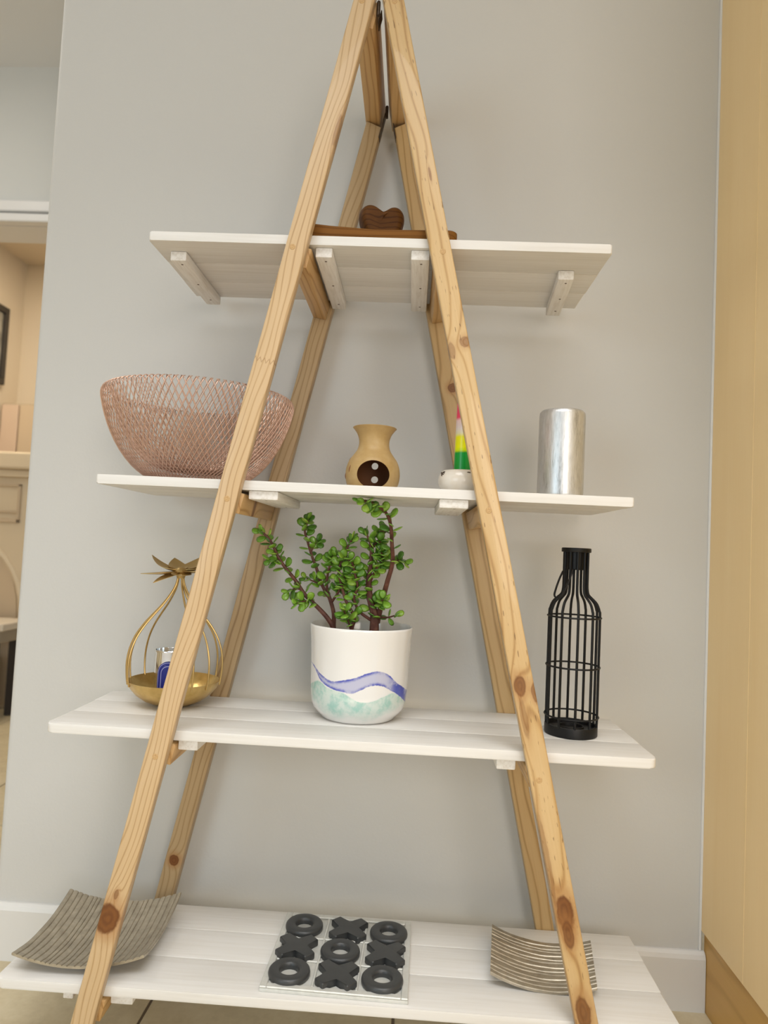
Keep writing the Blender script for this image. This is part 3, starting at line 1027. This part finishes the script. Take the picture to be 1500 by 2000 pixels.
t.color(t.ramp(n1, [(0.3, (0.035, 0.025, 0.018)), (0.7, (0.12, 0.085, 0.06))]))
t.bump(n1, 0.8, 0.004)
bm = NB()
lathe(bm, [(0, 0.142), (0.03, 0.1415), (0.06, 0.1405), (0.0925, 0.139), (0.0925, 0.12), (0, 0.12)], 40)
obj('soil', bm, t.mat, plant, smooth=True)
t = NT('reddish_succulent_stem', 0.55, 0, 0.4)
n1 = t.noise(t.co(), 90, 3)
t.color(t.ramp(n1, [(0.3, (0.085, 0.030, 0.022)), (0.6, (0.15, 0.055, 0.038)), (0.8, (0.21, 0.10, 0.06))]))
t.bump(n1, 0.4, 0.001)
M_stem = t.mat
EPTS = [(0.0288, 0.006, 0.1824), (0.0404, -0.0111, 0.2378), (0.0475, -0.0282, 0.2682), (0.0556, -0.0453, 0.3032), (0.0531, -0.0624, 0.3394), (0.05, -0.0796, 0.3722), (0.0414, -0.0967, 0.3939), (0.0239, -0.1138, 0.4072), (0.0098, -0.1309, 0.4116), (-0.0026, -0.148, 0.4123)]
STEMS = dict(
    A=([(-0.0487, 0.135), (-0.0567, 0.1661), (-0.0693, 0.1867), (-0.0893, 0.207), (-0.1149, 0.2299), (-0.1354, 0.2584), (-0.1558, 0.2817), (-0.1706, 0.3026), (-0.1783, 0.3184), (-0.1889, 0.3369), (-0.2034, 0.3498)], 0.0060, 0.0022, 0.010, -0.025),
    B=([(-0.0520, 0.135), (-0.0574, 0.1659), (-0.0589, 0.1952), (-0.0685, 0.2242), (-0.0743, 0.2319), (-0.0878, 0.2554), (-0.0988, 0.2845), (-0.1081, 0.3056), (-0.1177, 0.3321), (-0.1258, 0.3561), (-0.1225, 0.3699), (-0.1203, 0.3795)], 0.0052, 0.0018, 0.018, 0.018),
    C=([(-0.0198, 0.135), (-0.0198, 0.1679), (-0.0156, 0.1921), (-0.0334, 0.2233), (-0.0496, 0.2761), (-0.0441, 0.3006), (-0.0346, 0.328), (-0.026, 0.3446)], 0.0048, 0.0016, 0.0, -0.02),
    D=([(0.0255, 0.135), (0.0247, 0.1649), (0.023, 0.1995), (0.0134, 0.231), (0.009, 0.2656), (0.0119, 0.2899), (0.0111, 0.3329), (0.0005, 0.3567)], 0.0125, 0.0018, 0.004, -0.016),
    E=(EPTS, 0.0062, 0.0018),
    F=([(0.026, 0.185), (0.0341, 0.1934), (0.0514, 0.1956), (0.0632, 0.2002)], 0.0026, 0.0014, 0.0, -0.02),
    G=([(0.0525, 0.3034), (0.0600, 0.3058), (0.0676, 0.3066), (0.0772, 0.3038)], 0.0020, 0.0012, 0.007, 0.0),
    H=([(-0.0687, 0.2255), (-0.0753, 0.2507), (-0.0728, 0.2803), (-0.067, 0.2995), (-0.0648, 0.309)], 0.0034, 0.0014, 0.018, 0.0),
    I=([(0.0196, 0.186), (-0.0054, 0.2033), (-0.0175, 0.2294), (-0.0105, 0.2512), (-0.0172, 0.2777), (-0.0237, 0.2989), (-0.0377, 0.309)], 0.0034, 0.0014, 0.0, -0.035),
    J=([(-0.0834, 0.2480), (-0.1, 0.2561), (-0.1166, 0.262)], 0.0020, 0.0012, 0.017, 0.01),
    K=([(-0.1225, 0.2405), (-0.1359, 0.2417), (-0.1465, 0.2363)], 0.0018, 0.0011, -0.005, -0.012),
    L=([(-0.1591, 0.2870), (-0.173, 0.297), (-0.1839, 0.2965)], 0.0018, 0.0011, -0.010, -0.02),
    M=([(-0.1114, 0.3140), (-0.104, 0.3301), (-0.0988, 0.3358)], 0.0018, 0.0011, 0.018, 0.02),
    N=([(0.0475, 0.3600), (0.0353, 0.3637), (0.0259, 0.3632)], 0.0018, 0.0011, 0.007, 0.0),
    O=([(0.0115, 0.3200), (0.0200, 0.3388), (0.0309, 0.3419)], 0.0020, 0.0011, -0.010, -0.02),
    P=([(0.0095, 0.2548), (0.0228, 0.2877), (0.0353, 0.3071), (0.0318, 0.3231)], 0.0030, 0.0013, 0.0, -0.03),
    Q=([(-0.0650, 0.2160), (-0.0503, 0.2385), (-0.0407, 0.2604), (-0.0361, 0.2768)], 0.0030, 0.0013, 0.018, -0.02),
    R=([(-0.092, 0.2090), (-0.1062, 0.2196), (-0.125, 0.2159)], 0.0020, 0.0012, 0.004, -0.03),
    S=([(-0.0198, 0.160), (-0.0280, 0.190), (-0.0350, 0.206)], 0.0022, 0.0012, 0.0, -0.030),
    T=([(0.018, 0.21), (0.030, 0.222), (0.043, 0.232)], 0.0026, 0.0013, 0.0, -0.030),
)
stem_pts = {}
for k, (pts, r0, r1, *yy) in STEMS.items():
    nn_ = len(pts)
    ya, yb = yy if yy else (0, 0)
    P3 = pts if not yy else [(x, ya + (yb - ya) * i / (nn_ - 1), z) for i, (x, z) in enumerate(pts)]
    sp = spline(P3, 4)
    rr = [r0 + (r1 - r0) * (i / (len(sp) - 1)) ** 0.7 for i in range(len(sp))]
    obj('stem', tube(NB(), sp, rr, 8), M_stem, plant, smooth=True)
    stem_pts[k] = (sp, rr)

t = NT('succulent_leaf', 0.30, 0, 0.5, 0.25)
rnd = t.n('ShaderNodeObjectInfo', out=5)
n1 = t.noise(t.co(), 120, 2)
c = t.ramp(t.m('ADD', t.m('MULTIPLY', rnd, 0.75), t.m('MULTIPLY', n1, 0.25)), [(0.05, (0.05, 0.155, 0.018)), (0.4, (0.115, 0.28, 0.026)), (0.7, (0.20, 0.40, 0.037)), (0.95, (0.34, 0.52, 0.065))])
t.color(c)
t.b.inputs['Subsurface Weight'].default_value = 0.08
t.b.inputs['Subsurface Radius'].default_value = (0.002, 0.004, 0.001)
M_leaf = t.mat
bm = NB()
no = 10
mid_ = []
for i in range(no):
    a = 2 * PI * i / no
    x = 0.5 + 0.5 * math.cos(a)
    y = 0.40 * math.sin(a) * (0.72 + 0.42 * x)
    mid_.append((x, y))
rm = [bm.verts.new((x, y, 0.10 * (x - .3) ** 2)) for x, y in mid_]
rt = [bm.verts.new((0.52 + (x - .52) * .62, y * .62, 0.075 + 0.05 * (x - .3) ** 2)) for x, y in mid_]
rb = [bm.verts.new((0.52 + (x - .52) * .62, y * .62, -0.055 + 0.05 * (x - .3) ** 2)) for x, y in mid_]
for i in range(no):
    j = (i + 1) % no
    bm.faces.new((rm[i], rm[j], rt[j], rt[i]))
    bm.faces.new((rb[i], rb[j], rm[j], rm[i]))
bm.faces.new(rt)
bm.faces.new(rb[::-1])
leaf0 = obj('leaf', bm, M_leaf, plant, smooth=180)
rg = random.Random(11)
leaves = []


def add_leaf(p, dirv, size):
    global leaf_n
    d = Vector(dirv).normalized()
    upv = Vector((rg.uniform(-.6, .6), rg.uniform(-1.5, -0.05), 0.75)).normalized()
    side = upv.cross(d)
    if side.length < 0.1:
        side = Vector((1, 0, 0)).cross(d)
    side.normalize()
    u3 = d.cross(side)
    m = Matrix((d, side, u3)).transposed()
    p = Vector(p)
    top = p.z + max(0.0, d.z) * size + 0.0025       # keep clear of the shelf above
    if top > 0.4175:
        p.z -= top - 0.4175
    leaves.append((p, m, size))


DENS = dict(A=16, B=15, C=15, D=18, E=15, F=3, G=4, H=11, I=17, J=4, K=4, L=4, M=4, N=4, O=5, P=14, Q=12, R=6, S=7, T=7)
START = dict(A=0.34, B=0.30, C=0.22, D=0.26, E=0.34)
for k, (sp, rr) in stem_pts.items():
    nn_ = len(sp)
    cnt = DENS[k]
    s0 = START.get(k, 0.25)
    for i in range(cnt):
        q = s0 + (1 - s0) * (i / max(1, cnt - 1)) ** 0.85
        fi = min(nn_ - 2, int(q * (nn_ - 1)))
        p = sp[fi].lerp(sp[fi + 1], q * (nn_ - 1) - fi)
        tg = (sp[fi + 1] - sp[fi]).normalized()
        a = i * PI / 2 + rg.uniform(-.35, .35)
        ref = Vector((0, 1, 0)) if abs(tg.y) < .8 else Vector((1, 0, 0))
        n_ = (ref - tg * ref.dot(tg)).normalized()
        b_ = tg.cross(n_)
        tipf = 0.45 if q > .93 else 0.0
        for s_ in (0, PI):
            dv = (n_ * math.cos(a + s_) + b_ * math.sin(a + s_)) * (1 - tipf) + tg * (0.45 + tipf)
            add_leaf(p + dv.normalized() * rr[fi] * 0.75, dv, rg.uniform(0.0165, 0.0235) * (0.85 if q > .93 else 1))
rg.shuffle(leaves)
rest = leaves[296:]
leaves = leaves[:296]
for i, (p, m, s_) in enumerate(leaves):
    o = leaf0 if i == 0 else leaf0.copy()
    if i:
        COL.objects.link(o)
    o.matrix_local = Matrix.Translation(p) @ m.to_4x4() @ Matrix.Scale(s_, 4)
if rest:
    bm = NB()
    for p, m, s_ in rest:
        n0 = len(bm.verts)
        bm.from_mesh(leaf0.data)
        bm.verts.ensure_lookup_table()
        mm = Matrix.Translation(p) @ m.to_4x4() @ Matrix.Scale(s_, 4)
        for v in bm.verts[n0:]:
            v.co = mm @ v.co
    o = obj('small_leaves', bm, M_leaf, plant, smooth=180)
    o['kind'] = 'stuff'

# --- black wire bottle
bot = thing('wire_bottle', 'black metal wire bottle lantern at the right end of the third shelf', 'bottle', (0.3130, 1.3410, S3))
M_blk = plain('black_powder_coat', (0.0045, 0.0045, 0.005), 0.45, 0.0, 0.35)
obj('base', lathe(NB(), [(0, 0), (0.0470, 0), (0.0485, 0.0015), (0.0485, 0.0165), (0.0478, 0.0185), (0.0440, 0.0185), (0.0435, 0.0120), (0.024, 0.0115), (0.0235, 0.0150), (0.0215, 0.0150), (0.0210, 0.010), (0, 0.010)], 56), M_blk, bot, smooth=40)
for z in (0.0345, 0.126, 0.2180):
    obj('ring', tube(NB(), circle(0.0490, z, 56), 0.0017, 8, closed=True), M_blk, bot, smooth=True)
wp = [(0.0455, 0.014), (0.0466, 0.03), (0.0468, 0.126), (0.0468, 0.218), (0.0455, 0.231), (0.0405, 0.2440), (0.0320, 0.2530), (0.0250, 0.2600), (0.0225, 0.2700), (0.0220, 0.285), (0.0220, 0.341)]
for i in range(10):
    a = 2 * PI * i / 10 - 1.643
    pts = spline([(r * math.cos(a), r * math.sin(a), z) for r, z in wp], 3)
    obj('wire', tube(NB(), pts, 0.0025, 8), M_blk, bot, smooth=True)
obj('neck_cup', lathe(NB(), [(0, 0.306), (0.0150, 0.306), (0.0165, 0.3075), (0.0172, 0.337), (0.0172, 0.3395), (0.0268, 0.3395), (0.0274, 0.3405), (0.0274, 0.3465), (0.0264, 0.3475), (0.0165, 0.3475), (0.0155, 0.3455), (0.0150, 0.312), (0, 0.311)], 48), M_blk, bot, smooth=40)
hl = [(x - 0.0095, y, z) for x, y, z in ((-0.0175, -0.014, 0.303), (-0.0250, -0.0165, 0.286), (-0.0315, -0.0185, 0.266), (-0.0330, -0.0195, 0.2565), (-0.0290, -0.0225, 0.2530), (-0.0220, -0.0255, 0.2570), (-0.0140, -0.0265, 0.272), (-0.0060, -0.0250, 0.292), (-0.0020, -0.0225, 0.306))]
obj('handle', tube(NB(), spline(hl, 5), 0.0019, 8), M_blk, bot, smooth=True)

# ================================================================ bottom shelf
t = NT('ribbed_champagne_metal', 0.40, 0.72, 0.5)
n1 = t.noise(t.co(), 60, 4, 0.65)
t.color(t.ramp(n1, [(0.3, (0.37, 0.325, 0.255)), (0.6, (0.49, 0.44, 0.35)), (0.8, (0.59, 0.53, 0.43))]))
t.bump(n1, 0.25, 0.001)
M_plate = t.mat


def plate_mesh(corners, dip, thick, nr, along, seed, sag_u, sag_v):
    """curved dish over four corner points; ribs are thin ridges running in the 'along' direction"""
    BL, BR, FR, FL = [Vector(c) for c in corners]
    rr = random.Random(seed)
    edges = [0.0]
    for i in range(nr):
        edges.append(edges[-1] + rr.uniform(0.7, 1.35))
    edges = [e / edges[-1] for e in edges]
    prof = []
    for i in range(nr):
        a, b = edges[i], edges[i + 1]
        w = b - a
        prof += [(a + w * 0.03, 0.0), (a + w * 0.14, 0.0016), (a + w * 0.50, 0.0021), (a + w * 0.86, 0.0016), (a + w * 0.97, 0.0)]
    prof = [(0.0, 0.0006)] + prof + [(1.0, 0.0006)]
    nv = 16
    bm = NB()
    top, bo = [], []
    for (c, h) in prof:
        r1, r2 = [], []
        for j in range(nv + 1):
            d_ = j / nv
            u, v = (c, d_) if along == 'v' else (d_, c)
            p = BL * (1 - u) * v + BR * u * v + FR * u * (1 - v) + FL * (1 - u) * (1 - v)
            s = 4 * u * (1 - u) * sag_u + 4 * v * (1 - v) * sag_v
            z = p.z - s
            wv = 0.0004 * math.sin(d_ * 17 + c * 40)
            r1.append(bm.verts.new((p.x, p.y, z + thick + h + wv)))
            r2.append(bm.verts.new((p.x, p.y, z)))
        top.append(r1)
        bo.append(r2)
    n = len(prof)
    for i in range(n - 1):
        for j in range(nv):
            bm.faces.new((top[i][j], top[i + 1][j], top[i + 1][j + 1], top[i][j + 1]))
            bm.faces.new((bo[i][j], bo[i][j + 1], bo[i + 1][j + 1], bo[i + 1][j]))
    for i in range(n - 1):
        bm.faces.new((top[i][0], bo[i][0], bo[i + 1][0], top[i + 1][0]))
        bm.faces.new((top[i][nv], top[i + 1][nv], bo[i + 1][nv], bo[i][nv]))
    for j in range(nv):
        bm.faces.new((top[0][j], top[0][j + 1], bo[0][j + 1], bo[0][j]))
        bm.faces.new((top[n - 1][j], bo[n - 1][j], bo[n - 1][j + 1], top[n - 1][j + 1]))
    return bm


PLATES = [
    # corners BL, BR, FR, FL in world coordinates
    ([(-0.6615, 1.430, 0.205), (-0.4330, 1.432, 0.2120), (-0.4290, 1.226, 0.2040), (-0.6540, 1.210, 0.2020)], 'v', 22, 3, 0.021, 0.016, 'large square ribbed grey metal dish at the left of the lowest shelf'),
    ([(0.1930, 1.432, 0.197), (0.3815, 1.414, 0.189), (0.3555, 1.264, 0.188), (0.1715, 1.273, 0.196)], 'u', 13, 9, 0.0185, 0.0, 'small bent ribbed grey metal dish at the right of the lowest shelf'),
]
for corners, along, nr, sd, su, sv, lab in PLATES:
    cx_ = sum(c[0] for c in corners) / 4
    cy_ = sum(c[1] for c in corners) / 4
    bm = plate_mesh(corners, 0, 0.0030, nr, along, sd, su, sv)
    zmin = min(v.co.z for v in bm.verts)
    for v in bm.verts:
        v.co -= Vector((cx_, cy_, zmin))
    o = obj('ribbed_dish', bm, M_plate, None, (cx_, cy_, S4 + 0.0002), smooth=30)
    tag(o, lab, 'dish')

# --- noughts and crosses
t = NT('brushed_aluminium', 0.45, 0.2, 0.5)
n1 = t.noise(t.co(), 90, 3)
t.color(t.ramp(n1, [(0.3, (0.60, 0.60, 0.56)), (0.7, (0.68, 0.68, 0.64))]))
t.bump(n1, 0.1, 0.0005)
M_alu = t.mat
brd = thing('game_board', 'square silver noughts and crosses board with raised dividers on the lowest shelf', 'board game', (-0.0955, 1.3352, S4), 0.022 * -1)
BH = 0.1265
obj('board_plate', box(NB(), -BH, BH, -BH + .004, BH - .004, 0.0, 0.0062, 0.0012, 2), M_alu, brd, smooth=40)
cell = 0.0765
for s in (-1, 1):
    obj('divider', box(NB(), s * cell / 2 - 0.0022, s * cell / 2 + 0.0022, -0.1105, 0.1105, 0.0062, 0.0092, 0.0008, 1), M_alu, brd)
for s in (-1, 1):
    obj('divider', box(NB(), -0.1145, 0.1145, s * 0.0372 - 0.0022, s * 0.0372 + 0.0022, 0.0062, 0.0091, 0.0008, 1), M_alu, brd)
for s in (-1, 1):
    obj('rim_strip', box(NB(), s * 0.1205 - 0.006, s * 0.1205 + 0.006, -0.1225, 0.1225, 0.0062, 0.0098, 0.0012, 1), M_alu, brd)
    obj('rim_strip', box(NB(), -0.1145, 0.1145, s * 0.1165 - 0.006, s * 0.1165 + 0.006, 0.0062, 0.0098, 0.0012, 1), M_alu, brd)

M_piece = plain('charcoal_lacquer', (0.040, 0.042, 0.043), 0.38, 0.0, 0.5, bump=(60, 0.1, 0.001))
bm = lathe(NB(), [(0.0165, 0.0), (0.0345, 0.0), (0.0364, 0.0018), (0.0367, 0.0060), (0.0360, 0.0092), (0.0338, 0.0116), (0.0305, 0.0124), (0.0220, 0.0124), (0.0188, 0.0116), (0.0166, 0.0090), (0.0160, 0.0055), (0.0158, 0.0016)], 56, close=True)
ring_me = mesh_of(bm, 'nought')
ring_me.materials.append(M_piece)
ring_me.polygons.foreach_set('use_smooth', [True] * len(ring_me.polygons))
ring_me.set_sharp_from_angle(angle=math.radians(60))
# cross: plus outline turned by 45 degrees with rounded ends
a_, w_ = 0.0415, 0.0118
e_ = 0.0028
outl = []
for q in range(4):
    c_, s_ = math.cos(q * PI / 2), math.sin(q * PI / 2)
    for (x, y) in ((w_, w_), (a_ - e_, w_), (a_ - e_ * .3, w_ - e_ * .3), (a_, w_ - e_), (a_, -w_ + e_), (a_ - e_ * .3, -w_ + e_ * .3), (a_ - e_, -w_)):
        outl.append((x * c_ + y * s_, x * s_ - y * c_))
c45 = math.cos(PI / 4)
outl = [((x - y) * c45, (x + y) * c45) for x, y in outl]
outl = outl if sum(x0 * y1 - x1 * y0 for (x0, y0), (x1, y1) in zip(outl, outl[1:] + outl[:1])) > 0 else outl[::-1]
bm = prism(NB(), outl, 'z', 0.0, 0.0122, 0.0022, 3)
cross_me = mesh_of(bm, 'cross')
cross_me.materials.append(M_piece)
cross_me.polygons.foreach_set('use_smooth', [True] * len(cross_me.polygons))
cross_me.set_sharp_from_angle(angle=math.radians(35))
ZP = S4 + 0.0063
PC = [('O', -0.1770, 1.4085, 'back left corner'), ('X', -0.0890, 1.4030, 'middle of the back row'), ('O', -0.0105, 1.4020, 'back right corner'),
      ('X', -0.1795, 1.3315, 'left end of the middle row'), ('O', -0.0980, 1.3285, 'centre'), ('X', -0.0140, 1.3285, 'right end of the middle row'),
      ('O', -0.1805, 1.2570, 'front left corner'), ('X', -0.0955, 1.2555, 'middle of the front row'), ('O', -0.0170, 1.2535, 'front right corner')]
for kd, x, y, where in PC:
    o = link('nought_piece' if kd == 'O' else 'cross_piece', ring_me if kd == 'O' else cross_me)
    o.location = (x, y, ZP)
    o.rotation_euler = (0, 0, -0.022 if kd == 'X' else 0)
    tag(o, 'charcoal %s at the %s of the silver board' % ('ring-shaped nought' if kd == 'O' else 'cross', where), 'game piece', 'noughts and crosses pieces')

# ================================================================ the room beyond, at the left edge
M_fire = plain('cream_surround_paint', (0.70, 0.58, 0.41), 0.55, bump=(30, 0.1, 0.001))
M_firein = plain('cream_recess_paint', (0.60, 0.47, 0.32), 0.6)
fx, fy = -2.42, 3.78
fire = thing('fireplace_surround', 'cream moulded fireplace surround in the far room at the left edge', 'fireplace', (fx, fy, 0))
obj('body', box(NB(), -0.34, 0.42, -0.16, 0.16, 0.0, 1.255, 0.004), M_fire, fire)
obj('mantel_shelf', box(NB(), -0.34, 0.47, -0.24, 0.16, 1.255, 1.345, 0.012), M_fire, fire)
obj('mantel_moulding', box(NB(), -0.34, 0.44, -0.20, 0.16, 1.215, 1.255, 0.008), M_fire, fire)
bm = NB()
for (x0, x1, z0, z1) in ((-0.30, 0.335, 1.165, 1.180), (-0.30, 0.335, 0.975, 0.995), (-0.30, 0.335, 1.025, 1.035), (0.32, 0.335, 0.975, 1.18), (-0.30, -0.285, 0.975, 1.18)):
    box(bm, x0, x1, -0.176, -0.16, z0, z1, 0.004)
obj('panel_frame', bm, M_firein, fire)
arch = []
for i in range(17):
    a = PI * i / 16
    arch.append((0.0 + 0.36 * math.cos(a), 0.50 + 0.40 * math.sin(a)))
bm = NB()
tube(bm, [(x + 0.02, -0.162, z) for x, z in [(0.36, 0.0)] + arch + [(-0.36, 0.0)]], 0.018, 8)
obj('arch_moulding', bm, M_fire, fire, smooth=True)
bm = prism(NB(), [(x * 0.94 + 0.02, z) for x, z in [(0.36, 0.02)] + arch + [(-0.36, 0.02)]], 'y', -0.168, -0.158)
obj('arch_panel', bm, M_firein, fire)

M_slab = plain('pale_stone_top', (0.68, 0.60, 0.49), 0.4)
M_dark = plain('dark_stove_metal', (0.055, 0.045, 0.04), 0.55)
tb = thing('bench', 'low bench with a pale top and dark sides before the fireplace', 'bench', (-2.30, 3.42, 0))
obj('bench_top', box(NB(), -0.42, 0.36, -0.13, 0.13, 0.445, 0.482, 0.006), M_slab, tb)
obj('apron', box(NB(), -0.40, 0.34, -0.115, 0.115, 0.385, 0.445, 0.004), plain('taupe_apron', (0.33, 0.28, 0.21), 0.6), tb)
for sx in (-0.37, 0.30):
    for sy in (-0.09, 0.09):
        obj('leg', box(NB(), sx - 0.02, sx + 0.02, sy - 0.02, sy + 0.02, 0, 0.385, 0.003), M_dark, tb)
bx = box(NB(), -0.20, 0.20, -0.07, 0.07, 0.0, 0.30, 0.012)
o = obj('storage_box', bx, M_dark, None, (-2.26, 3.42, 0.0))
tag(o, 'dark storage box standing on the floor under the low bench', 'box')

pn = thing('cupboard', 'pale narrow cupboard of upright boards behind the fireplace mantel', 'cupboard', (-2.45, 4.40, 0))
M_pk = plain('pale_pink_board', (0.66, 0.50, 0.37), 0.6)
M_pk2 = plain('taupe_board', (0.52, 0.42, 0.29), 0.6)
obj('carcass', box(NB(), -0.255, 0.60, 0.0, 0.15, 0, 1.76), M_pk2, pn)
for i, (x0, x1) in enumerate(((-0.25, -0.14), (-0.13, 0.0), (0.01, 0.13), (0.14, 0.27), (0.28, 0.42), (0.43, 0.58))):
    obj('board', box(NB(), x0, x1, -0.02, 0.0, 0.05, 1.75, 0.004), M_pk if i % 2 == 0 else M_firein, pn)

pic = thing('picture_frame', 'dark framed picture on the cream side wall of the far room', 'picture', (-2.71, 4.05, 2.12))
M_frm = plain('dark_frame_wood', (0.035, 0.028, 0.022), 0.5)
t = NT('grey_print', 0.5)
n1 = t.noise(t.co(), 7, 4)
t.color(t.ramp(n1, [(0.35, (0.10, 0.09, 0.07)), (0.55, (0.30, 0.27, 0.21)), (0.7, (0.48, 0.44, 0.36))]))
obj('print', box(NB(), 0.004, 0.012, -0.27, 0.27, -0.21, 0.21), t.mat, pic)
bm = NB()
for (a, b, c, d) in ((-0.31, 0.31, 0.21, 0.25), (-0.31, 0.31, -0.25, -0.21), (-0.31, -0.27, -0.21, 0.21), (0.27, 0.31, -0.21, 0.21)):
    box(bm, 0.0, 0.03, a, b, c, d, 0.003)
obj('frame', bm, M_frm, pic)
